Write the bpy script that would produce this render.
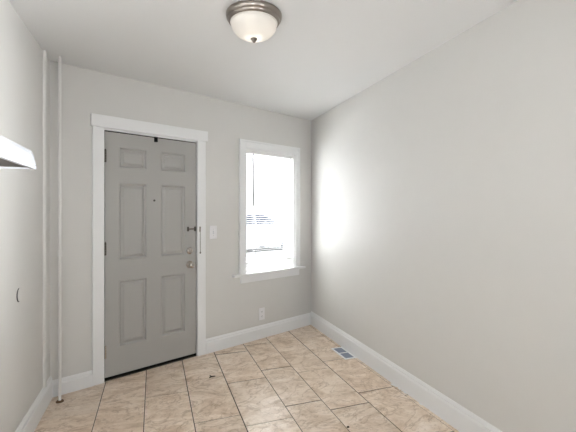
import bpy, bmesh, math, random
from mathutils import Vector, Matrix

for o in list(bpy.data.objects):
    bpy.data.objects.remove(o)
SC = bpy.context.scene
COL = SC.collection
R = math.radians
random.seed(7)

# ------------------------------------------------------------------ camera
CAM_H = 1.343
cd = bpy.data.cameras.new('camera')
cam = bpy.data.objects.new('camera', cd)
COL.objects.link(cam)
cam.location = (0, 0, CAM_H)
cam.rotation_euler = (R(90), 0, R(-19.652))
cd.sensor_width = 36
cd.lens = 36 * 374.776 / 576
cd.shift_y = -4.1 / 576
cd.clip_start = 0.02
SC.camera = cam

# ------------------------------------------------------------------ world, daylight, fill lights, exposure
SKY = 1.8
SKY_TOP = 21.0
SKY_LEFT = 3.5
REAR_W = 9.0          # power of the added fill lights behind the camera
SIDE_W = 54.0
FAR_SIDE_W = 33.0
LAMP_W = 0.42
w = bpy.data.worlds.new('overcast_sky')
SC.world = w
w.use_nodes = True
wn = w.node_tree
bg = wn.nodes['Background']
bg.inputs['Color'].default_value = (0.95, 0.98, 1.0, 1)
BA = R(21.9976)                         # heading of the front wall
wtc = wn.nodes.new('ShaderNodeTexCoord')


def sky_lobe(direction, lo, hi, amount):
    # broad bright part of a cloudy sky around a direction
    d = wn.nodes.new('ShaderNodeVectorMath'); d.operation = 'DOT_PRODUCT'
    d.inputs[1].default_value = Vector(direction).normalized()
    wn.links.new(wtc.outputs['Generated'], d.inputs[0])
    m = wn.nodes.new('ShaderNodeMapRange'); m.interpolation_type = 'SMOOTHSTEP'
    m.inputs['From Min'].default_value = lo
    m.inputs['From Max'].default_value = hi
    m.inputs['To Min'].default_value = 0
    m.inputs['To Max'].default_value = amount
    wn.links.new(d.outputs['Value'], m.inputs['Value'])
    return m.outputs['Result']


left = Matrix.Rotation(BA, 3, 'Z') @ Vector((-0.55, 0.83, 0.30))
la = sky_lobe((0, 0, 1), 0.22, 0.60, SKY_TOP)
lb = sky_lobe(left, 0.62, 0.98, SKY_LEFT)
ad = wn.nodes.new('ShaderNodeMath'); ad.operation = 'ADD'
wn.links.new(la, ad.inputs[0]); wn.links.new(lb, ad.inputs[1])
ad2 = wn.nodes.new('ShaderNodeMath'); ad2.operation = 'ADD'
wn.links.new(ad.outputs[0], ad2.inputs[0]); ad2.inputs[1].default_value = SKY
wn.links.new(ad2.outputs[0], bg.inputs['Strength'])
SC.view_settings.view_transform = 'Standard'
SC.view_settings.look = 'None'
SC.view_settings.gamma = 1
SC.view_settings.use_curve_mapping = False
SC.view_settings.exposure = 0.40


def area(name, loc, rot, sx, sy, power, color=(1, 1, 1), portal=False):
    l = bpy.data.lights.new(name, 'AREA')
    l.shape = 'RECTANGLE'
    l.size, l.size_y = sx, sy
    l.energy = power
    l.color = color
    if portal:
        l.cycles.is_portal = True
    o = bpy.data.objects.new(name, l)
    COL.objects.link(o)
    o.location = loc
    o.rotation_euler = rot
    return o


# room frame: the back wall runs at 22 degrees to the tile grid
BY, BA = 3.42332, R(21.9976)
FW = Matrix.Translation((0, BY, 0)) @ Matrix.Rotation(BA, 4, 'Z')
XL, XR, YR, HC = -0.7102, 1.7754, -2.6, 2.44


def wl(s, y, z):
    return FW @ Vector((s, y, z))


# added fill lights behind the camera, set in front of solid walls


def aimed(name, loc, d, spread, power):
    l = area(name, loc, (0, 0, 0), 1.0, 1.5, power, (0.945, 0.98, 1.0))
    l.rotation_euler = Vector(d).to_track_quat('-Z', 'Y').to_euler()
    l.data.spread = R(spread)


aimed('rear_fill', (XL + .05, -1.0, 1.4), (1, 2.2, .2), 70, REAR_W)
aimed('side_fill', (XR - .05, -.65, 1.4), (-1, .68, .12), 50, SIDE_W)
aimed('far_side_fill', (XR - .05, -1.75, 1.4), (-1, .9, .2), 120, FAR_SIDE_W)
# sky sampling portal in the front window
area('front_window_portal', wl(1.295, 0.19, 1.35), (R(90), 0, BA + math.pi), 0.70, 1.32, 1, portal=True)

# ------------------------------------------------------------------ materials


def mat(name, color, rough=0.5, metal=0.0, bump=0.0, bscale=60, var=0.0, spec=0.5):
    m = bpy.data.materials.new(name)
    m.use_nodes = True
    nt = m.node_tree
    b = nt.nodes['Principled BSDF']
    b.inputs['Base Color'].default_value = (*color, 1)
    b.inputs['Roughness'].default_value = rough
    b.inputs['Metallic'].default_value = metal
    b.inputs['Specular IOR Level'].default_value = spec
    if bump or var:
        tc = nt.nodes.new('ShaderNodeTexCoord')
        n = nt.nodes.new('ShaderNodeTexNoise')
        n.inputs['Scale'].default_value = bscale
        n.inputs['Detail'].default_value = 4
        nt.links.new(tc.outputs['Object'], n.inputs['Vector'])
        if bump:
            bp = nt.nodes.new('ShaderNodeBump')
            bp.inputs['Strength'].default_value = bump
            bp.inputs['Distance'].default_value = 0.002
            nt.links.new(n.outputs['Fac'], bp.inputs['Height'])
            nt.links.new(bp.outputs['Normal'], b.inputs['Normal'])
        if var:
            n2 = nt.nodes.new('ShaderNodeTexNoise')
            n2.inputs['Scale'].default_value = bscale * 0.1
            n2.inputs['Detail'].default_value = 3
            nt.links.new(tc.outputs['Object'], n2.inputs['Vector'])
            mr = nt.nodes.new('ShaderNodeMapRange')
            mr.inputs['To Min'].default_value = 1 - var
            mr.inputs['To Max'].default_value = 1 + var
            nt.links.new(n2.outputs['Fac'], mr.inputs['Value'])
            mx = nt.nodes.new('ShaderNodeVectorMath')
            mx.operation = 'SCALE'
            mx.inputs[0].default_value = color
            nt.links.new(mr.outputs['Result'], mx.inputs['Scale'])
            nt.links.new(mx.outputs['Vector'], b.inputs['Base Color'])
    return m


M_WALL = mat('greige_wall_paint', (0.655, 0.641, 0.617), 0.55, bump=0.08, bscale=90, var=0.015)
M_CEIL = mat('ceiling_paint', (0.80, 0.80, 0.80), 0.7, bump=0.1, bscale=70)
M_TRIM = mat('white_trim_paint', (0.81, 0.81, 0.81), 0.35, bump=0.05, bscale=40)
M_PIPE = mat('white_pipe_paint', (0.74, 0.725, 0.70), 0.4, bump=0.1, bscale=50)
M_DOOR = mat('grey_door_paint', (0.385, 0.376, 0.358), 0.38, bump=0.05, bscale=120)
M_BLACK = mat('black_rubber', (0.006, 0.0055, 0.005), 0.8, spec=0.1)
M_NICKEL = mat('satin_nickel', (0.33, 0.295, 0.265), 0.28, 1.0)
M_KNOB = mat('knob_nickel', (0.55, 0.52, 0.48), 0.2, 1.0)
M_DARKMETAL = mat('dark_bronze_metal', (0.10, 0.09, 0.075), 0.4, 0.8)
M_PLASTIC = mat('white_plastic', (0.80, 0.79, 0.80), 0.35)
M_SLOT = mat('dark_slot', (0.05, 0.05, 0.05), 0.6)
M_VINYL = mat('white_vinyl', (0.82, 0.82, 0.83), 0.4)
M_SLAT = mat('white_slat', (0.84, 0.84, 0.82), 0.45)
M_WAND = mat('smoky_wand', (0.07, 0.07, 0.065), 0.3)
M_STEEL = mat('hood_enamel', (0.36, 0.365, 0.385), 0.4, 0.2)
M_FILTER = mat('greasy_filter', (0.10, 0.09, 0.075), 0.6, 0.3, bump=0.6, bscale=300)
M_HOODIN = mat('hood_inside', (0.07, 0.062, 0.052), 0.6, spec=0.2)
M_GROUT = mat('grout', (0.05, 0.040, 0.030), 0.9, bump=0.3, bscale=200)
M_VENTBLADE = mat('vent_blade', (0.30, 0.33, 0.41), 0.5)
M_VENTFRAME = mat('vent_frame_white', (0.90, 0.90, 0.90), 0.4)
M_VENTDARK = mat('vent_well', (0.12, 0.14, 0.19), 0.7)
M_RUST = mat('rusty_ring', (0.16, 0.09, 0.045), 0.8, bump=0.5, bscale=200, var=0.3)
M_SCRAP = mat('dark_scrap', (0.05, 0.035, 0.02), 0.8)
M_CHIP = mat('white_chip', (0.8, 0.8, 0.8), 0.6)
M_WALK = mat('snowy_sidewalk', (0.72, 0.72, 0.73), 0.8, bump=0.2, bscale=8)
M_SNOW = mat('wet_street', (0.12, 0.125, 0.135), 0.8, var=0.08, bscale=8, bump=0.2)
M_CAR = mat('car_paint', (0.13, 0.145, 0.19), 0.3)
M_CARGLASS = mat('car_window', (0.006, 0.008, 0.014), 0.4, spec=0.05)
M_TYRE = mat('tyre', (0.03, 0.03, 0.032), 0.8)
M_STICK = mat('dark_stick', (0.03, 0.027, 0.024), 0.6)
M_SIDING = mat('white_siding', (0.78, 0.78, 0.77), 0.6)


def pane_mat():
    m = bpy.data.materials.new('window_glass')
    m.use_nodes = True
    nt = m.node_tree
    nt.nodes.clear()
    out = nt.nodes.new('ShaderNodeOutputMaterial')
    tr = nt.nodes.new('ShaderNodeBsdfTransparent')
    gl = nt.nodes.new('ShaderNodeBsdfGlossy')
    gl.inputs['Roughness'].default_value = 0.03
    mx = nt.nodes.new('ShaderNodeMixShader')
    mx.inputs[0].default_value = 0.06
    nt.links.new(tr.outputs[0], mx.inputs[1])
    nt.links.new(gl.outputs[0], mx.inputs[2])
    nt.links.new(mx.outputs[0], out.inputs[0])
    return m


M_PANE = pane_mat()


def lamp_glass_mat():
    m = bpy.data.materials.new('frosted_lamp_glass')
    m.use_nodes = True
    nt = m.node_tree
    nt.nodes.clear()
    out = nt.nodes.new('ShaderNodeOutputMaterial')
    tl = nt.nodes.new('ShaderNodeBsdfTranslucent')
    tl.inputs['Color'].default_value = (0.9, 0.88, 0.85, 1)
    pr = nt.nodes.new('ShaderNodeBsdfPrincipled')
    pr.inputs['Base Color'].default_value = (0.85, 0.84, 0.82, 1)
    pr.inputs['Roughness'].default_value = 0.25
    mx = nt.nodes.new('ShaderNodeMixShader')
    mx.inputs[0].default_value = 0.5
    nt.links.new(tl.outputs[0], mx.inputs[1])
    nt.links.new(pr.outputs[0], mx.inputs[2])
    nt.links.new(mx.outputs[0], out.inputs[0])
    return m


M_LAMPGLASS = lamp_glass_mat()


def bulb_mat():
    m = bpy.data.materials.new('bulb_glow')
    m.use_nodes = True
    nt = m.node_tree
    b = nt.nodes['Principled BSDF']
    b.inputs['Emission Color'].default_value = (1, 0.95, 0.88, 1)
    b.inputs['Emission Strength'].default_value = 40
    return m


def tile_mat():
    m = bpy.data.materials.new('travertine_tile')
    m.use_nodes = True
    nt = m.node_tree
    L = nt.links.new
    b = nt.nodes['Principled BSDF']
    b.inputs['Roughness'].default_value = 0.3
    at = nt.nodes.new('ShaderNodeAttribute')
    at.attribute_name = 'tile_offset'
    tc = nt.nodes.new('ShaderNodeTexCoord')
    ad = nt.nodes.new('ShaderNodeVectorMath')
    ad.operation = 'ADD'
    L(tc.outputs['Object'], ad.inputs[0])
    L(at.outputs['Vector'], ad.inputs[1])
    mp = nt.nodes.new('ShaderNodeMapping')
    mp.inputs['Rotation'].default_value = (0, 0, R(24))
    mp.inputs['Scale'].default_value = (1.0, 1.6, 1.0)
    L(ad.outputs[0], mp.inputs['Vector'])

    def noise(scale, detail, dist, rough=0.55, src=mp):
        n = nt.nodes.new('ShaderNodeTexNoise')
        n.inputs['Scale'].default_value = scale
        n.inputs['Detail'].default_value = detail
        n.inputs['Distortion'].default_value = dist
        n.inputs['Roughness'].default_value = rough
        L(src.outputs[0], n.inputs['Vector'])
        return n
    n1 = noise(4.0, 9, 1.2, 0.62)
    cr = nt.nodes.new('ShaderNodeValToRGB')
    e = cr.color_ramp.elements
    e[0].position, e[0].color = 0.28, (0.54, 0.39, 0.27, 1)
    e[1].position, e[1].color = 0.74, (0.93, 0.81, 0.70, 1)
    x = e.new(0.42); x.color = (0.72, 0.565, 0.43, 1)
    x = e.new(0.55); x.color = (0.84, 0.70, 0.57, 1)
    L(n1.outputs['Fac'], cr.inputs['Fac'])
    # thin dark veins: ridge of a distorted noise
    n2 = noise(2.6, 6, 2.2, 0.55)
    s1 = nt.nodes.new('ShaderNodeMath'); s1.operation = 'SUBTRACT'; s1.inputs[1].default_value = 0.5
    L(n2.outputs['Fac'], s1.inputs[0])
    s2 = nt.nodes.new('ShaderNodeMath'); s2.operation = 'ABSOLUTE'
    L(s1.outputs[0], s2.inputs[0])
    vr = nt.nodes.new('ShaderNodeMapRange')
    vr.inputs['From Min'].default_value = 0.0
    vr.inputs['From Max'].default_value = 0.022
    vr.inputs['To Min'].default_value = 0.45
    vr.inputs['To Max'].default_value = 1.0
    L(s2.outputs[0], vr.inputs['Value'])
    # fine pits
    n3 = noise(34, 5, 0.8, 0.65)
    pr = nt.nodes.new('ShaderNodeMapRange')
    pr.inputs['From Min'].default_value = 0.34
    pr.inputs['From Max'].default_value = 0.5
    pr.inputs['To Min'].default_value = 0.66
    pr.inputs['To Max'].default_value = 1.0
    L(n3.outputs['Fac'], pr.inputs['Value'])
    mu = nt.nodes.new('ShaderNodeMath'); mu.operation = 'MULTIPLY'
    L(vr.outputs[0], mu.inputs[0]); L(pr.outputs[0], mu.inputs[1])
    # per tile tone
    sp = nt.nodes.new('ShaderNodeSeparateXYZ')
    L(at.outputs['Vector'], sp.inputs[0])
    fr = nt.nodes.new('ShaderNodeMath'); fr.operation = 'FRACT'
    L(sp.outputs['Z'], fr.inputs[0])
    tr = nt.nodes.new('ShaderNodeMapRange')
    tr.inputs['To Min'].default_value = 0.93
    tr.inputs['To Max'].default_value = 1.06
    L(fr.outputs[0], tr.inputs['Value'])
    vm = nt.nodes.new('ShaderNodeMix'); vm.data_type = 'RGBA'
    vm.inputs['A'].default_value = (0.36, 0.22, 0.115, 1)      # brown veins and pits
    L(mu.outputs[0], vm.inputs['Factor']); L(cr.outputs['Color'], vm.inputs['B'])
    sc = nt.nodes.new('ShaderNodeVectorMath'); sc.operation = 'SCALE'
    L(vm.outputs['Result'], sc.inputs[0]); L(tr.outputs[0], sc.inputs['Scale'])
    L(sc.outputs['Vector'], b.inputs['Base Color'])
    bp = nt.nodes.new('ShaderNodeBump')
    bp.inputs['Strength'].default_value = 0.15
    bp.inputs['Distance'].default_value = 0.002
    L(n1.outputs['Fac'], bp.inputs['Height'])
    L(bp.outputs['Normal'], b.inputs['Normal'])
    return m


M_TILE = tile_mat()

# ------------------------------------------------------------------ mesh helpers


def box(bm, x0, x1, y0, y1, z0, z1, bev=0.0):
    vs = [bm.verts.new((x, y, z)) for z in (z0, z1) for y in (y0, y1) for x in (x0, x1)]
    f = [(0, 2, 3, 1), (4, 5, 7, 6), (0, 1, 5, 4), (2, 6, 7, 3), (0, 4, 6, 2), (1, 3, 7, 5)]
    fs = [bm.faces.new([vs[i] for i in q]) for q in f]
    if bev:
        es = list({e for q in fs for e in q.edges})
        bmesh.ops.bevel(bm, geom=es, offset=bev, segments=2, profile=0.6, affect='EDGES')


def lathe(bm, prof, center=(0, 0, 0), axis='Z', seg=32):
    """prof: list of (radius, height)"""
    rings = []
    cx, cy, cz = center

    def pt(r, h, a):
        c, s = math.cos(a) * r, math.sin(a) * r
        if axis == 'Z':
            return (cx + c, cy + s, cz + h)
        if axis == 'Y':            # height runs towards the room (-y)
            return (cx + c, cy - h, cz + s)
        return (cx + h, cy + c, cz + s)
    for r, h in prof:
        if r < 1e-6:
            rings.append([bm.verts.new(pt(0, h, 0))])
        else:
            rings.append([bm.verts.new(pt(r, h, 2 * math.pi * i / seg)) for i in range(seg)])
    for a, b in zip(rings, rings[1:]):
        for i in range(seg):
            j = (i + 1) % seg
            if len(a) == 1 and len(b) == 1:
                continue
            if len(a) == 1:
                bm.faces.new([a[0], b[i], b[j]])
            elif len(b) == 1:
                bm.faces.new([a[i], b[0], a[j]])
            else:
                bm.faces.new([a[i], b[i], b[j], a[j]])


def prism(bm, poly, axis, a, b):
    """extrude a 2-D polygon along an axis from a to b. axis X: poly=(y,z); Y: poly=(x,z); Z: poly=(x,y)"""
    def pt(p, t):
        return {'X': (t, p[0], p[1]), 'Y': (p[0], t, p[1]), 'Z': (p[0], p[1], t)}[axis]
    v0 = [bm.verts.new(pt(p, a)) for p in poly]
    v1 = [bm.verts.new(pt(p, b)) for p in poly]
    n = len(poly)
    bm.faces.new(v0)
    bm.faces.new(list(reversed(v1)))
    for i in range(n):
        j = (i + 1) % n
        bm.faces.new([v0[i], v1[i], v1[j], v0[j]])


def tube(bm, p0, p1, r, seg=12, r1=None):
    p0, p1 = Vector(p0), Vector(p1)
    d = (p1 - p0).normalized()
    u = d.orthogonal().normalized()
    v = d.cross(u)
    r1 = r if r1 is None else r1
    A = [bm.verts.new(p0 + (u * math.cos(t) + v * math.sin(t)) * r) for t in [2 * math.pi * i / seg for i in range(seg)]]
    B = [bm.verts.new(p1 + (u * math.cos(t) + v * math.sin(t)) * r1) for t in [2 * math.pi * i / seg for i in range(seg)]]
    bm.faces.new(A); bm.faces.new(list(reversed(B)))
    for i in range(seg):
        j = (i + 1) % seg
        bm.faces.new([A[i], B[i], B[j], A[j]])


def torus(bm, c, rx, rz, r, axis_y=True, seg=12, ms=6):
    rings = []
    for i in range(seg):
        a = 2 * math.pi * i / seg
        ring = []
        for k in range(ms):
            b = 2 * math.pi * k / ms
            rr = r * math.cos(b)
            x = (rx + rr) * math.cos(a); z = (rz + rr) * math.sin(a); y = r * math.sin(b)
            ring.append(bm.verts.new((c[0] + (x if axis_y else y), c[1] + (y if axis_y else x), c[2] + z)))
        rings.append(ring)
    for i in range(seg):
        A, B = rings[i], rings[(i + 1) % seg]
        for k in range(ms):
            l = (k + 1) % ms
            bm.faces.new([A[k], B[k], B[l], A[l]])


def obj(name, bm, m, parent=None, smooth=False, world=None):
    bmesh.ops.recalc_face_normals(bm, faces=bm.faces[:])
    me = bpy.data.meshes.new(name)
    bm.to_mesh(me)
    bm.free()
    for mm in (m if isinstance(m, (list, tuple)) else [m]):
        me.materials.append(mm)
    if smooth:
        for p in me.polygons:
            p.use_smooth = True
        me.set_sharp_from_angle(angle=R(40))
    o = bpy.data.objects.new(name, me)
    COL.objects.link(o)
    if parent:
        o.parent = parent
    if world is not None:
        o.matrix_world = world
    return o


def empty(name, world=None):
    o = bpy.data.objects.new(name, None)
    o.empty_display_size = 0.05
    COL.objects.link(o)
    if world is not None:
        o.matrix_world = world
    return o


def tag(o, label, cat, group=None):
    o['label'] = label
    o['category'] = cat
    if group:
        o['group'] = group
    return o


def struct(o, label=None, cat=None):
    o['kind'] = 'structure'
    if label:
        o['label'] = label
    if cat:
        o['category'] = cat
    return o


def B():
    return bmesh.new()


# ------------------------------------------------------------------ floor of 12x24 tiles
JX = [-0.730, -0.360, -0.0615, 0.239, 0.539, 0.8535, 1.127, 1.4265, 1.730, 2.03]
COLS = [1, 1, 0, 1, 0, 1, 0, 1, 0]      # running offset of each column: 0 -> 2.92, 1 -> 3.066
WX = [.002, .0024, .0024, .0028, .0034, .0026, .0024, .0034, .0018, .0014]
bm = B()
lay = bm.verts.layers.float_vector.new('tile_offset')
TL = 0.6225
for c in range(len(JX) - 1):
    base = 3.066 if COLS[c] else 2.922
    if c < 2:
        base = (2.80, 2.945)[c]
    if c == 2:
        base = 2.895
    for k in range(-11, 4):
        y0 = base + TL * k
        y1 = y0 + TL
        if y1 < YR or y0 > 4.3:
            continue
        n0 = len(bm.verts)
        g = random.choice((0.0022, 0.0038, 0.0058)) if c > 1 else 0.0011
        x0, x1 = JX[c] + WX[c], JX[c + 1] - WX[c + 1]
        a0, a1 = y0 + g, y1 - g
        e = 0.0010
        zt = random.uniform(-0.0003, 0.0003)
        q = [[bm.verts.new(p) for p in ring] for ring in (
            [(x0, a0, -0.004), (x1, a0, -0.004), (x1, a1, -0.004), (x0, a1, -0.004)],
            [(x0, a0, zt - e), (x1, a0, zt - e), (x1, a1, zt - e), (x0, a1, zt - e)],
            [(x0 + e, a0 + e, zt), (x1 - e, a0 + e, zt), (x1 - e, a1 - e, zt), (x0 + e, a1 - e, zt)])]
        off = Vector((random.uniform(-30, 30), random.uniform(-30, 30), random.uniform(0, 9)))
        for ring in q:
            for v in ring:
                v[lay] = off
        for ra, rb in zip(q, q[1:]):
            for i in range(4):
                j = (i + 1) % 4
                bm.faces.new([ra[i], ra[j], rb[j], rb[i]])
        bm.faces.new(q[2])


def clip(co, no):
    bmesh.ops.bisect_plane(bm, geom=bm.verts[:] + bm.edges[:] + bm.faces[:], plane_co=co, plane_no=no, clear_outer=True)


nback = Vector((-math.sin(BA), math.cos(BA), 0))
clip(wl(0, 0.004, 0), nback)
clip((XR + 0.004, 0, 0), (1, 0, 0))
clip((XL - 0.004, 0, 0), (-1, 0, 0))
clip((0, YR, 0), (0, -1, 0))
fbase = [(XL - .15, YR - .15), (XR + .15, YR - .15), (XR + .15, 4.45), (XL - .15, 3.40)]
for f in bm.faces:
    f.material_index = 0
bf = B()
prism(bf, fbase, 'Z', -0.12, -0.0022)
tmp = bpy.data.meshes.new('floor_base')
for f in bf.faces:
    f.material_index = 1
bf.to_mesh(tmp)
bf.free()
bm.from_mesh(tmp)
bpy.data.meshes.remove(tmp)
struct(obj('floor', bm, [M_TILE, M_GROUT]))

# ------------------------------------------------------------------ shell
bm = B()
prism(bm, fbase, 'Z', HC, HC + 0.12)
struct(obj('ceiling', bm, M_CEIL))

bm = B(); box(bm, XL - .15, XL, YR - .15, 3.30, 0, HC); struct(obj('wall_left', bm, M_WALL))
bm = B(); box(bm, XR, XR + .15, YR - .15, 4.30, 0, HC); struct(obj('wall_right', bm, M_WALL))
bm = B(); box(bm, XL, XR, YR - .15, YR, 0, HC); struct(obj('wall_rear', bm, M_WALL))

# back wall with the door and window openings (local: x along wall, y outwards)
WT = 0.17
DO = (-0.428, 0.428, 2.012)            # rough door opening
WO = (0.953, 1.637, 0.690, 2.004)      # window opening
bm = B()
box(bm, -0.90, DO[0], 0, WT, 0, HC)
box(bm, DO[0], DO[1], 0, WT, DO[2], HC)
box(bm, DO[1], WO[0], 0, WT, 0, HC)
box(bm, WO[0], WO[1], 0, WT, 0, WO[2])
box(bm, WO[0], WO[1], 0, WT, WO[3], HC)
box(bm, WO[1], 2.02, 0, WT, 0, HC)
struct(obj('wall_back', bm, M_WALL, world=FW))


# ------------------------------------------------------------------ baseboards
def base_prof(h, t):
    """(distance off the wall, z): flat board, small step, rounded cap"""
    return [(0, 0), (t, 0), (t, h * .74), (t * .72, h * .80), (t * .50, h * .805), (t * .50, h * .835), (t * .72, h * .84), (t * .70, h * .88),
            (t * .30, h * .97), (t * .22, h), (0, h)]


T = 0.019
bm = B()
prism(bm, [(XR - d, z) for d, z in base_prof(.154, T)], 'Y', YR, 4.135)
struct(obj('baseboard_right', bm, M_TRIM))
bm = B()
prism(bm, [(XL + d, z) for d, z in base_prof(.154, T)], 'Y', YR, 3.14)
struct(obj('baseboard_left', bm, M_TRIM))
bm = B()
prism(bm, [(-d, z) for d, z in base_prof(.138, T)], 'X', 0.4905, 1.912)
struct(obj('baseboard_back', bm, M_TRIM, world=FW))
bm = B()
prism(bm, [(-d, z) for d, z in base_prof(.119, T)], 'X', -0.762, -0.4885)
struct(obj('baseboard_back_left', bm, M_TRIM, world=FW))

# painted quarter-round strip closing the left corner
bm = B()
poly = [(XL + .018 * math.cos(t), 2.965 + .018 * math.sin(t)) for t in [R(x_) for x_ in range(-90, 91, 15)]] + [(XL - .002, 2.983), (XL - .002, 2.947)]
prism(bm, poly, 'Z', .150, HC)
struct(obj('trim_2', bm, M_WALL, smooth=False))

# ------------------------------------------------------------------ door casing + jamb
bm = B()
for sg in (-1, 1):
    a, b_ = sorted((sg * .4035, sg * .4885))
    box(bm, a, b_, -.018, 0, 0, 2.006, .003)
    a, b_ = sorted((sg * .4035, sg * DO[1]))
    box(bm, a, b_, 0, .11, 0, 2.0)                     # side jamb
    a, b_ = sorted((sg * .385, sg * .405))
    box(bm, a, b_, .049, .075, 0.022, 1.99)            # door stop
box(bm, -.500, .507, -.026, 0, 2.006, 2.102, .003)     # head casing
box(bm, DO[0], DO[1], 0, .11, 1.991, DO[2])            # head jamb
box(bm, -.39, .39, .049, .075, 1.978, 1.992)
struct(obj('trim_1', bm, M_TRIM, world=FW))
bm = B(); box(bm, -.400, .400, .0, .16, 0.0, .012, .003)
struct(obj('trim_3', bm, M_DARKMETAL, world=FW))

# ------------------------------------------------------------------ six-panel door
door = struct(empty('door_1', FW), 'grey painted six-panel door with nickel knob, left of the window', 'door')
bm = B()
xs = [-.3955, -.287, -.064, .062, .287, .3955]
zs = [.030, .254, .784, .955, 1.576, 1.702, 1.866, 1.981]
vg = [[bm.verts.new((x, 0, z)) for z in zs] for x in xs]
for i in range(5):
    for j in range(7):
        q = [vg[i][j], vg[i + 1][j], vg[i + 1][j + 1], vg[i][j + 1]]
        if i in (1, 3) and j in (1, 3, 5):
            prev = q
            x0, x1, z0, z1 = xs[i], xs[i + 1], zs[j], zs[j + 1]
            for ins, dep in ((.003, .001), (.009, .013), (.016, .016), (.020, .0155), (.038, .004), (.041, .003)):
                cur = [bm.verts.new(p) for p in ((x0 + ins, dep, z0 + ins), (x1 - ins, dep, z0 + ins),
                                                 (x1 - ins, dep, z1 - ins), (x0 + ins, dep, z1 - ins))]
                for k in range(4):
                    l = (k + 1) % 4
                    bm.faces.new([prev[k], prev[l], cur[l], cur[k]])
                prev = cur
            bm.faces.new(prev)
        else:
            bm.faces.new(q)
# sides and back
x0, x1, z0, z1, th = xs[0], xs[-1], zs[0], zs[-1], .045
bk = [bm.verts.new(p) for p in ((x0, th, z0), (x1, th, z0), (x1, th, z1), (x0, th, z1))]
bm.faces.new(bk)
bm.faces.new([vg[i][0] for i in range(6)] + [bk[1], bk[0]])
bm.faces.new([vg[i][-1] for i in range(6)] + [bk[2], bk[3]])
bm.faces.new([vg[0][j] for j in range(8)] + [bk[3], bk[0]])
bm.faces.new([vg[-1][j] for j in range(8)] + [bk[2], bk[1]])
obj('door_leaf', bm, M_DOOR, door)
bm = B(); box(bm, -.3955, .3955, -.007, .040, .011, .0295, .002)
o = obj('door_sweep', bm, M_BLACK, door); o['label'] = 'black rubber door sweep'
bm = B()  # black strip put in as the shade of the gap around the leaf
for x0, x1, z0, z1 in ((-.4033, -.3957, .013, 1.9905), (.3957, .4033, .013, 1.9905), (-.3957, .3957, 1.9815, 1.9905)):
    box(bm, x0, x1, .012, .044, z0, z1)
o = obj('gap_shade', bm, M_BLACK, door); o['label'] = 'black strip standing in for the shade in the gap around the door edge'
for z in (1.784, 1.050, .238):
    h = obj('hinge', (lambda b: (box(b, -.4015, -.371, -.0035, .0, z - .048, z + .048, .001), b)[1])(B()), M_DOOR, door)
    b2 = B()
    for k in range(5):
        tube(b2, (-.3955, -.0135, z - .049 + k * .0198), (-.3955, -.0135, z - .049 + k * .0198 + .0185), .0075, 14)
    lathe(b2, [(0, .006), (.004, .005), (.0055, 0), (.0055, -.004)], (-.3955, -.0135, z + .0515), 'Z', 12)
    obj('hinge_knuckle', b2, M_KNOB if z < .5 else M_DARKMETAL, h, True)
    b3 = B(); box(b3, -.4048, -.4005, -.0190, -.002, z - .050, z + .050)
    obj('hinge_plate', b3, M_DARKMETAL, h)
# knob
kx, kz = .330, .860
bm = B(); lathe(bm, [(0, .0), (.034, .0), (.0345, .003), (.031, .008), (.020, .011), (.0125, .014), (.0115, .03), (.0, .03)], (kx, 0, kz), 'Y', 32)
k = obj('knob_rose', bm, M_NICKEL, door, True)
bm = B(); lathe(bm, [(0, .028), (.012, .028), (.015, .033), (.0245, .040), (.0285, .050), (.0275, .059), (.021, .066), (.011, .0685), (0, .0675)], (kx, 0, kz), 'Y', 32)
obj('knob', bm, M_KNOB, k, True)
# deadbolt thumb-turn
dz = .986
bm = B(); lathe(bm, [(0, 0), (.030, 0), (.0305, .004), (.028, .011), (.022, .014), (0, .014)], (kx, 0, dz), 'Y', 32)
k = obj('deadbolt', bm, M_KNOB, door, True)
bm = B(); box(bm, kx - .005, kx + .005, -.030, -.013, dz - .017, dz + .017, .003)
obj('thumb_turn', bm, M_NICKEL, k)
# chain track on the leaf
bm = B(); box(bm, .306, .388, -.004, 0, 1.178, 1.194, .001)
k = obj('chain_track', bm, M_NICKEL, door)
for x in (.312, .382):
    bm = B(); box(bm, x - .008, x + .008, -.012, -.001, 1.165, 1.207, .003)
    obj('track_end', bm, M_DARKMETAL, k)
bm = B(); tube(bm, (.314, -.012, 1.186), (.380, -.012, 1.186), .0042, 10)
obj('track_rail', bm, M_DARKMETAL, k)
# peephole
bm = B(); lathe(bm, [(0, 0), (.0095, 0), (.009, .004), (.006, .005), (.0055, .002), (0, .002)], (.001, 0, 1.441), 'Y', 20)
k = obj('peephole', bm, M_DARKMETAL, door, True)
bm = B(); lathe(bm, [(0, .0035), (.003, .003), (.0054, .0022)], (.001, 0, 1.441), 'Y', 16)
obj('peephole_lens', bm, M_SLOT, k, True)
# black catch at the top edge
bm = B(); box(bm, -.001, .027, -.014, 0, 1.945, 1.988, .003); box(bm, .003, .023, -.021, -.013, 1.947, 1.965, .003)
o = obj('top_catch', bm, M_BLACK, door); o['label'] = 'small black catch at the top edge of the door'
# strike plate gap in the jamb at the knob
bm = B(); box(bm, .3945, .3992, .002, .012, .80, .92, .0005)
obj('latch_plate', bm, M_DARKMETAL, door)

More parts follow.
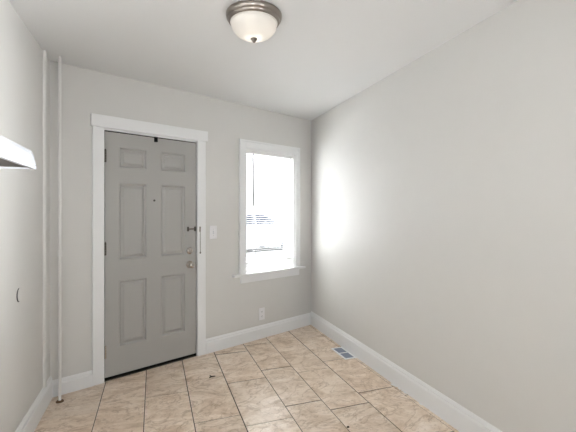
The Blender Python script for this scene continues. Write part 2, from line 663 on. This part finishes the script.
# ------------------------------------------------------------------ security chain hanging on the casing
ch = tag(empty('door_chain', FW @ Matrix.Translation((.4265, -.018, .96))), 'metal security chain hanging down the right door casing', 'door chain')
bm = B(); box(bm, -.008, .008, -.004, 0, .198, .246, .002)
k = obj('anchor_plate', bm, M_NICKEL, ch)
bm = B(); lathe(bm, [(0, 0), (.004, 0), (.0035, .003), (0, .0035)], (0, -.004, .238), 'Y', 12)
obj('screw', bm, M_DARKMETAL, k, True)
bm = B(); lathe(bm, [(0, 0), (.004, 0), (.0035, .003), (0, .0035)], (0, -.004, .206), 'Y', 12)
obj('screw', bm, M_DARKMETAL, k, True)
bm = B()
z = .214
i = 0
while z > .012:
    torus(bm, (0, -.0062 - .0012, z), .0036, .0074, .0013, axis_y=(i % 2 == 0))
    z -= .0122; i += 1
obj('chain', bm, M_NICKEL, ch, True)
bm = B(); lathe(bm, [(0, -.009), (.004, -.008), (.0065, -.003), (.0065, .002), (.003, .007), (.002, .01), (0, .01)], (0, -.0075, .004), 'Z', 14)
obj('end_knob', bm, M_DARKMETAL, ch, True)

# ------------------------------------------------------------------ window
win = struct(empty('window_1', FW), 'white double-hung window with mini blind, right of the door', 'window')
bm = B()
CO0, CO1, CI0, CI1, ZT = .873, 1.709, .951, 1.638, 2.000
for a, b_ in ((CO0, CI0), (CI1, CO1)):
    box(bm, a, b_, -.018, 0, .712, 2.082, .003)
for a, b_ in ((CO0 - .001, CO0 + .018), (CO1 - .018, CO1 + .001)):
    box(bm, a, b_, -.025, -.001, .712, 2.083, .003)
box(bm, CI0, CI1, -.018, 0, ZT, 2.082, .003)
box(bm, CO0 + .017, CO1 - .017, -.0245, -.001, 2.064, 2.083, .003)
obj('casing', bm, M_TRIM, win)
bm = B()
box(bm, .953, .967, -.002, .165, .700, 2.0); box(bm, 1.623, 1.637, -.002, .165, .700, 2.0); box(bm, .953, 1.637, -.002, .165, 1.988, 2.003)
obj('jamb_liner', bm, M_TRIM, win)
bm = B(); box(bm, .790, 1.768, -.055, .0, .688, .712, .006); box(bm, .955, 1.635, -.004, .10, .688, .711)
obj('stool', bm, M_TRIM, win)
bm = B(); box(bm, .883, 1.700, -.018, 0, .615, .6885, .003); box(bm, .883, 1.700, -.022, -.001, .670, .6885, .002)
obj('apron', bm, M_TRIM, win)
bm = B(); prism(bm, [(.095, .690), (.095, .712), (.24, .690), (.24, .668)], 'X', .94, 1.65)
obj('outer_sill', bm, M_TRIM, win)


def sash(name, y0, z0, z1, low, high):
    b_ = B()
    x0, x1, t = .967, 1.623, .036
    st = .046
    box(b_, x0, x0 + st, y0, y0 + t, z0, z1, .003)
    box(b_, x1 - st, x1, y0, y0 + t, z0, z1, .003)
    box(b_, x0 + st, x1 - st, y0, y0 + t, z0, z0 + low, .003)
    box(b_, x0 + st, x1 - st, y0, y0 + t, z1 - high, z1, .003)
    s = obj(name, b_, M_VINYL, win)
    g = B(); box(g, x0 + st - .004, x1 - st + .004, y0 + .016, y0 + .019, z0 + low - .004, z1 - high + .004)
    obj('pane', g, M_PANE, s)


sash('lower_sash', .088, .714, 1.358, .075, .036)
sash('upper_sash', .126, 1.325, 1.988, .045, .045)
bm = B(); box(bm, 1.27, 1.32, .072, .09, 1.356, 1.366, .002); tube(bm, (1.295, .083, 1.364), (1.295, .083, 1.372), .012, 14); box(bm, 1.290, 1.325, .076, .086, 1.371, 1.377, .002)
obj('sash_lock', bm, M_VINYL, win)

# mini blind: a thing of its own, hung inside the casing
bl = tag(empty('mini_blind', FW @ Matrix.Translation((1.295, .034, .80))), 'white mini blind with open slats hanging inside the window casing', 'blind')
HW = .324
bm = B(); box(bm, -HW - .002, HW + .002, -.014, .014, 1.160, 1.187, .002); box(bm, -HW - .002, HW + .002, -.017, -.013, 1.152, 1.188, .001)
obj('head_rail', bm, M_SLAT, bl)
bm = B()
nsl = 54
for i in range(nsl):
    z = .028 + (1.150 - .028) * i / (nsl - 1)
    n = 4
    tilt = R(-7)
    rows = []
    for kx_ in (-HW, HW):
        row = []
        for s in range(n + 1):
            u = (s / n - .5) * .025
            zz = .0016 * (1 - (2 * s / n - 1) ** 2)
            row.append((kx_, u, z + zz + u * math.tan(tilt)))
        rows.append(row)
    top = [[bm.verts.new(p) for p in row] for row in rows]
    bot = [[bm.verts.new((p[0], p[1], p[2] - .0005)) for p in row] for row in rows]
    for s in range(n):
        bm.faces.new([top[0][s], top[1][s], top[1][s + 1], top[0][s + 1]])
        bm.faces.new([bot[0][s], bot[0][s + 1], bot[1][s + 1], bot[1][s]])
    bm.faces.new([top[0][0], bot[0][0], bot[1][0], top[1][0]])
    bm.faces.new([top[0][n], top[1][n], bot[1][n], bot[0][n]])
obj('slats', bm, M_SLAT, bl)
bm = B(); box(bm, -HW, HW, -.013, .013, 0, .016, .003)
obj('bottom_rail', bm, M_SLAT, bl)
for x in (-.22, .22):
    bm = B()
    for y in (-.0135, .0135):
        tube(bm, (x, y, .01), (x, y, 1.165), .0009, 6)
    obj('ladder_cord', bm, M_SLAT, bl)
bm = B(); tube(bm, (-.233, -.026, .625), (-.235, -.021, 1.150), .0075, 8); tube(bm, (-.233, -.026, .60), (-.233, -.026, .626), .0070, 8)
k = obj('tilt_wand', bm, M_WAND, bl, True); k['label'] = 'dark tilt wand'
bm = B(); tube(bm, (-.235, -.021, 1.146), (-.235, -.012, 1.168), .003, 8)
obj('wand_hook', bm, M_SLAT, k, True)

# ------------------------------------------------------------------ outside the window
bm = B(); box(bm, -25, 35, WT + .02, 6.2, -.20, -.05)
struct(obj('sidewalk', bm, M_WALK, world=FW))
bm = B(); box(bm, -25, 35, 6.2, 60, -.20, -.10)
struct(obj('street', bm, M_SNOW, world=FW))
st = B(); tube(st, (0, 0, 0), (-.150, -.052, .235), .0095, 8, .0075)
tag(obj('stick', st, M_STICK, world=FW @ Matrix.Translation((1.30, .178, .702))), 'thin dark stick leaning outside against the lower window pane', 'stick')

# parked car: x along its length, front towards +x
car = tag(empty('car', FW @ Matrix.Translation((6.75, 8.2, -.10))), 'parked car on the street, seen through the blind', 'car')
prof = [(-2.2, .34), (-2.25, .62), (-2.18, .86), (-1.75, .93), (-1.35, .96), (-.85, 1.36), (-.45, 1.44), (.25, 1.42), (.55, 1.34), (1.08, .98),
        (1.7, .90), (2.12, .78), (2.2, .58), (2.16, .34), (1.72, .25), (-1.75, .25)]
bm = B()
secs = [(-.86, .80), (-.80, .97), (0, 1.0), (.80, .97), (.86, .80)]
rows = []
for y, k_ in secs:
    row = []
    for x, z in prof:
        zz = z
        tuck = 1.0
        if z > .97:
            tuck = 1 - (z - .97) * .55
        row.append(bm.verts.new((x * (1 if abs(y) < .81 else .97), y * tuck, .25 + (zz - .25) * (1 if abs(y) < .81 else .96))))
    rows.append(row)
for a, b_ in zip(rows, rows[1:]):
    for i in range(len(prof)):
        j = (i + 1) % len(prof)
        bm.faces.new([a[i], a[j], b_[j], b_[i]])
bm.faces.new(rows[0]); bm.faces.new(list(reversed(rows[-1])))
obj('body', bm, M_CAR, car, True)
for nm, pts in (('side_window', [(-1.12, .985), (-.74, 1.31), (-.18, 1.365), (-.18, .985)]),
                ('side_window', [(-.10, .985), (-.10, 1.365), (.30, 1.345), (.90, .985)])):
    for sg in (-1, 1):
        bm = B()
        vs = []
        for x, z in pts:
            y = .862 * (1 - (z - .97) * .55) + .004
            vs.append((x, y * sg, z))
        a = [bm.verts.new(p) for p in vs]
        b_ = [bm.verts.new((p[0], p[1] - .03 * sg, p[2])) for p in vs]
        bm.faces.new(a); bm.faces.new(list(reversed(b_)))
        for i in range(4):
            j = (i + 1) % 4
            bm.faces.new([a[i], b_[i], b_[j], a[j]])
        obj(nm, bm, M_CARGLASS, car)
for nm, pa, pb in (('windscreen', (.57, 1.335), (1.06, .995)), ('rear_window', (-.87, 1.35), (-1.33, .975))):
    bm = B()
    a = []
    for (x, z), wd in ((pa, .62), (pb, .72)):
        for sg in (-1, 1):
            a.append((x + (.02 if x > 0 else -.02), wd * sg, z + .02))
    q = [a[0], a[1], a[3], a[2]]
    t0 = [bm.verts.new(p) for p in q]
    t1 = [bm.verts.new((p[0], p[1], p[2] - .03)) for p in q]
    bm.faces.new(t0); bm.faces.new(list(reversed(t1)))
    for i in range(4):
        j = (i + 1) % 4
        bm.faces.new([t0[i], t1[i], t1[j], t0[j]])
    obj(nm, bm, M_CARGLASS, car)
for x in (-1.35, 1.36):
    for y in (-.80, .80):
        sg = 1 if y < 0 else -1
        bm = B()
        lathe(bm, [(.19, -.09), (.30, -.10), (.33, -.07), (.33, .07), (.30, .10), (.19, .09), (.19, -.09)], (x, y, .33), 'Y', 28)
        whl = obj('wheel', bm, M_TYRE, car, True)
        bm = B()
        lathe(bm, [(0, .085 * sg), (.05, .09 * sg), (.17, .075 * sg), (.192, .085 * sg), (.192, -.02), (0, -.02)], (x, y, .33), 'Y', 28)
        obj('hubcap', bm, M_NICKEL, whl, True)
for sg in (-1, 1):
    bm = B()
    box(bm, .80, .98, .86 * sg - .07 + .05 * sg, .86 * sg + .07 + .05 * sg, .98, 1.09, .02)
    obj('side_mirror', bm, M_TYRE, car)

# ------------------------------------------------------------------ flush ceiling lamp
LX, LY = .5225, 2.025
lamp = tag(empty('ceiling_light', Matrix.Translation((LX, LY, HC))), 'flush ceiling light with brushed nickel rim and frosted glass dome', 'ceiling light')
bm = B()
lathe(bm, [(0, -.001), (.150, -.001), (.1535, -.004), (.155, -.012), (.153, -.024), (.1485, -.031), (.144, -.034), (.1435, -.039),
           (.139, -.046), (.134, -.049), (.129, -.049), (.127, -.044), (.127, -.02), (0, -.02)], (0, 0, 0), 'Z', 64)
obj('rim', bm, M_NICKEL, lamp, True)
bm = B()
gp = [(.1262, -.040), (.1315, -.0495), (.1305, -.0535), (.1268, -.0545)]
for i in range(1, 15):
    t = R(90 * i / 14)
    gp.append((.1268 * math.cos(t) ** .9 if i < 14 else .004, -.0545 - .0815 * math.sin(t)))
inner = [(max(r - .004, .003), z + .0035) for r, z in reversed(gp)]
lathe(bm, gp + inner, (0, 0, 0), 'Z', 64)
o = obj('glass_dome', bm, M_LAMPGLASS, lamp, True)
bm = B()
lathe(bm, [(0, -.130), (.017, -.131), (.0195, -.137), (.016, -.142), (.011, -.146), (.0095, -.151), (.006, -.156), (0, -.158)], (0, 0, 0), 'Z', 24)
obj('finial', bm, M_NICKEL, lamp, True)
for i, (dx, dy) in enumerate(((.0, .0),)):
    ld = bpy.data.lights.new('lamp_bulb', 'POINT')
    ld.energy = LAMP_W
    ld.color = (1.0, .95, .88)
    ld.shadow_soft_size = .03
    lo = bpy.data.objects.new('lamp_bulb', ld)
    COL.objects.link(lo)
    lo.parent = lamp
    lo.location = (dx, dy, -.082)

# ------------------------------------------------------------------ steam riser in the left corner
px, py = -.6285, 3.040
pipe = tag(empty('riser_pipe', Matrix.Translation((px, py, 0))), 'thin white painted pipe running floor to ceiling in the left corner', 'pipe')
bm = B(); tube(bm, (0, 0, 0.002), (0, 0, HC - .001), .0098, 20)
obj('pipe', bm, M_PIPE, pipe, True)
bm = B(); lathe(bm, [(.0095, 0), (.0135, .001), (.0140, .005), (.0135, .042), (.0125, .046), (.0095, .047)], (0, 0, 1.025), 'Z', 20)
obj('coupling', bm, M_PIPE, pipe, True)
bm = B(); lathe(bm, [(.0095, .001), (.026, .001), (.024, .006), (.017, .011), (.0095, .012)], (0, 0, 0), 'Z', 24)
o = obj('floor_ring', bm, M_RUST, pipe, True); o['label'] = 'rusty brown ring at the floor'

# ------------------------------------------------------------------ range hood on the left wall
HX, HY1, HY0, HZ = -.270, 1.064, .302, 1.4462
hood = tag(empty('range_hood', Matrix.Translation((XL, (HY0 + HY1) / 2, HZ))), 'white range hood with dark underside at the left edge', 'range hood')
D_ = HX - XL
hl = (HY1 - HY0) / 2
bm = B()
prism(bm, [(0, .0), (.012, 0), (.012, .115), (D_ - .20, .115), (D_ - .016, .045), (D_ - .010, .034), (D_ - .006, .007), (D_ - .008, 0.0), (D_, 0), (D_ + .000, .008), (D_ - .006, .036),
           (D_ - .012, .046), (D_ - .19, .128), (0, .128)], 'Y', -hl + .002, hl - .002)
for y0, y1 in ((-hl, -hl + .002), (hl - .002, hl)):
    prism(bm, [(0, 0), (D_, 0), (D_, .008), (D_ - .006, .036), (D_ - .012, .046), (D_ - .19, .128), (0, .128)], 'Y', y0, y1)
body = obj('hood_body', bm, M_STEEL, hood)
bm = B(); box(bm, .012, D_ - .010, -hl + .002, hl - .002, .004, .008)
obj('hood_underside', bm, M_HOODIN, hood)
bm = B(); box(bm, .06, .30, -.14, .14, .0005, .0045, .001)
obj('grease_filter', bm, M_FILTER, hood)
bm = B(); tube(bm, (D_ - .006, hl - .03, .030), (D_ - .002, hl - .03, .031), .003, 12)
obj('rivet', bm, M_STEEL, hood)
bm = B(); tube(bm, (D_ - .006, hl - .005, .008), (D_ + .001, hl - .005, .009), .002, 10)
obj('rivet', bm, M_STEEL, hood)

# ------------------------------------------------------------------ round cover plate on the left wall
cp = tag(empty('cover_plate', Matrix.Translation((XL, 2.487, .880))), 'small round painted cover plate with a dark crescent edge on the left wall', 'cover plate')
bm = B(); lathe(bm, [(0, .0055), (.030, .0052), (.037, .004), (.039, .002), (.039, .0008), (0, .0008)], (0, 0, 0), 'X', 40)
obj('plate', bm, M_WALL, cp, True)
bm = B(); lathe(bm, [(0, .0012), (.039, .0012), (.039, .0002), (0, .0002)], (0, -.017, 0), 'X', 40)  # dark disc, offset to paint the shaded crescent beside the plate
o = obj('shade_disc', bm, M_SLOT, cp); o['label'] = 'dark disc standing in for the shaded crescent at the plate rim'

# ------------------------------------------------------------------ switch and outlet plates
sw = tag(empty('light_switch', FW @ Matrix.Translation((.577, 0, 1.147))), 'white toggle light switch plate between door and window', 'light switch')
bm = B(); box(bm, -.0385, .0385, -.0065, 0, -.064, .064, .0025)
obj('plate', bm, M_PLASTIC, sw)
bm = B(); box(bm, -.005, .005, -.0075, -.006, -.012, .012)
k = obj('toggle_slot', bm, M_VENTBLADE, sw)
bm = B(); prism(bm, [(-.006, -.009), (-.006, .004), (-.018, .010), (-.018, .003)], 'X', -.004, .004)
obj('toggle', bm, M_PLASTIC, k)
for z in (-.03, .03):
    bm = B(); lathe(bm, [(0, .0075), (.0025, .0072), (.003, .006)], (0, 0, z), 'Y', 10)
    obj('screw', bm, M_NICKEL, sw)

ot = tag(empty('power_outlet', FW @ Matrix.Translation((1.163, 0, .256))), 'white double power outlet low on the wall under the window', 'power outlet')
bm = B(); box(bm, -.038, .038, -.0065, 0, -.063, .063, .0025)
obj('plate', bm, M_PLASTIC, ot)
for z in (-.024, .024):
    bm = B()
    prism(bm, [(-.014, z - .008), (-.008, z - .016), (.008, z - .016), (.014, z - .008), (.014, z + .008), (.008, z + .016), (-.008, z + .016), (-.014, z + .008)], 'Y', -.0085, -.005)
    rc = obj('receptacle', bm, M_PLASTIC, ot)
    for x in (-.006, .006):
        bm = B(); box(bm, x - .0012, x + .0012, -.0092, -.008, z - .003, z + .007)
        obj('slot', bm, M_SLOT, rc)
    bm = B(); lathe(bm, [(0, .0092), (.0026, .009), (.0026, .008)], (0, 0, z - .009), 'Y', 10)
    obj('slot', bm, M_SLOT, rc)

# ------------------------------------------------------------------ floor register
vx0, vx1, vy0, vy1 = 1.632, 1.7525, 3.030, 3.321
vent = tag(empty('floor_vent', Matrix.Translation(((vx0 + vx1) / 2, (vy0 + vy1) / 2, 0.0005))), 'white metal floor vent beside the right baseboard', 'floor vent')
a, l = (vx1 - vx0) / 2, (vy1 - vy0) / 2
bm = B()
fr = .017
for x0, x1, y0, y1 in ((-a, -a + fr, -l, l), (a - fr, a, -l, l), (-a + fr, a - fr, -l, -l + fr), (-a + fr, a - fr, l - fr, l), (-a + fr, a - fr, -.007, .007)):
    box(bm, x0, x1, y0, y1, 0, .006, .0015)
obj('vent_frame', bm, M_VENTFRAME, vent)
bm = B(); box(bm, -a + fr - .002, a - fr + .002, -l + fr - .002, l - fr + .002, 0.0, .0012)
obj('vent_well', bm, M_VENTDARK, vent)
for y0, y1 in ((-l + fr, -.007), (.007, l - fr)):
    bm = B()
    n = 10
    for i in range(n):
        yc = y0 + (y1 - y0) * (i + .5) / n
        prism(bm, [(yc - .0045, .0014), (yc - .0038, .0012), (yc + .0030, .0048), (yc + .0023, .0050)], 'X', -a + fr, a - fr)
    for x in (-.014, .014):
        box(bm, x - .0012, x + .0012, y0, y1, .0045, .0056)
    obj('louvre_grille', bm, M_VENTBLADE, vent)

# ------------------------------------------------------------------ bits on the floor
bm = B()
for p, q, r0, r1 in (((0, 0, .004), (-.006, .030, .006), .006, .002), ((0, 0, .004), (.034, -.004, .005), .0065, .003), ((0, 0, .004), (-.014, -.016, .004), .0075, .003)):
    tube(bm, p, q, r0 * .8, 8, r1)
tag(obj('scrap', bm, M_SCRAP, world=Matrix.Translation((.435, 3.078, 0.001))), 'dark three-pronged scrap lying on the tile before the door', 'scrap')
bm = B(); bmesh.ops.create_icosphere(bm, subdivisions=2, radius=.0085)
for v in bm.verts:
    v.co.x *= random.uniform(.8, 1.2); v.co.y *= random.uniform(.8, 1.2); v.co.z = max(v.co.z, -.004) * .6
tag(obj('crumb', bm, M_SCRAP, world=Matrix.Translation((1.137, 2.073, .0035))), 'small dark crumb on a tile joint near the bottom edge', 'crumb')
for i, (u, y, rz, sz) in enumerate(((1.744, 2.452, .2, .026), (1.752, 2.395, -.3, .014), (1.754, 2.355, .5, .010), (1.752, 2.325, .1, .012), (1.752, 2.15, .3, .012))):
    bm = B()
    box(bm, -.0055, .0055, -sz, sz, 0, .004, .001)
    for v in bm.verts:
        v.co.x += random.uniform(-.002, .002); v.co.z += (v.co.y + sz) * random.uniform(0, .12)
    tag(obj('paint_chip', bm, M_CHIP, world=Matrix.Translation((u, y, .0006)) @ Matrix.Rotation(rz, 4, 'Z')),
        'white paint chip on the floor along the right baseboard', 'paint chip', 'paint chips along the right baseboard')
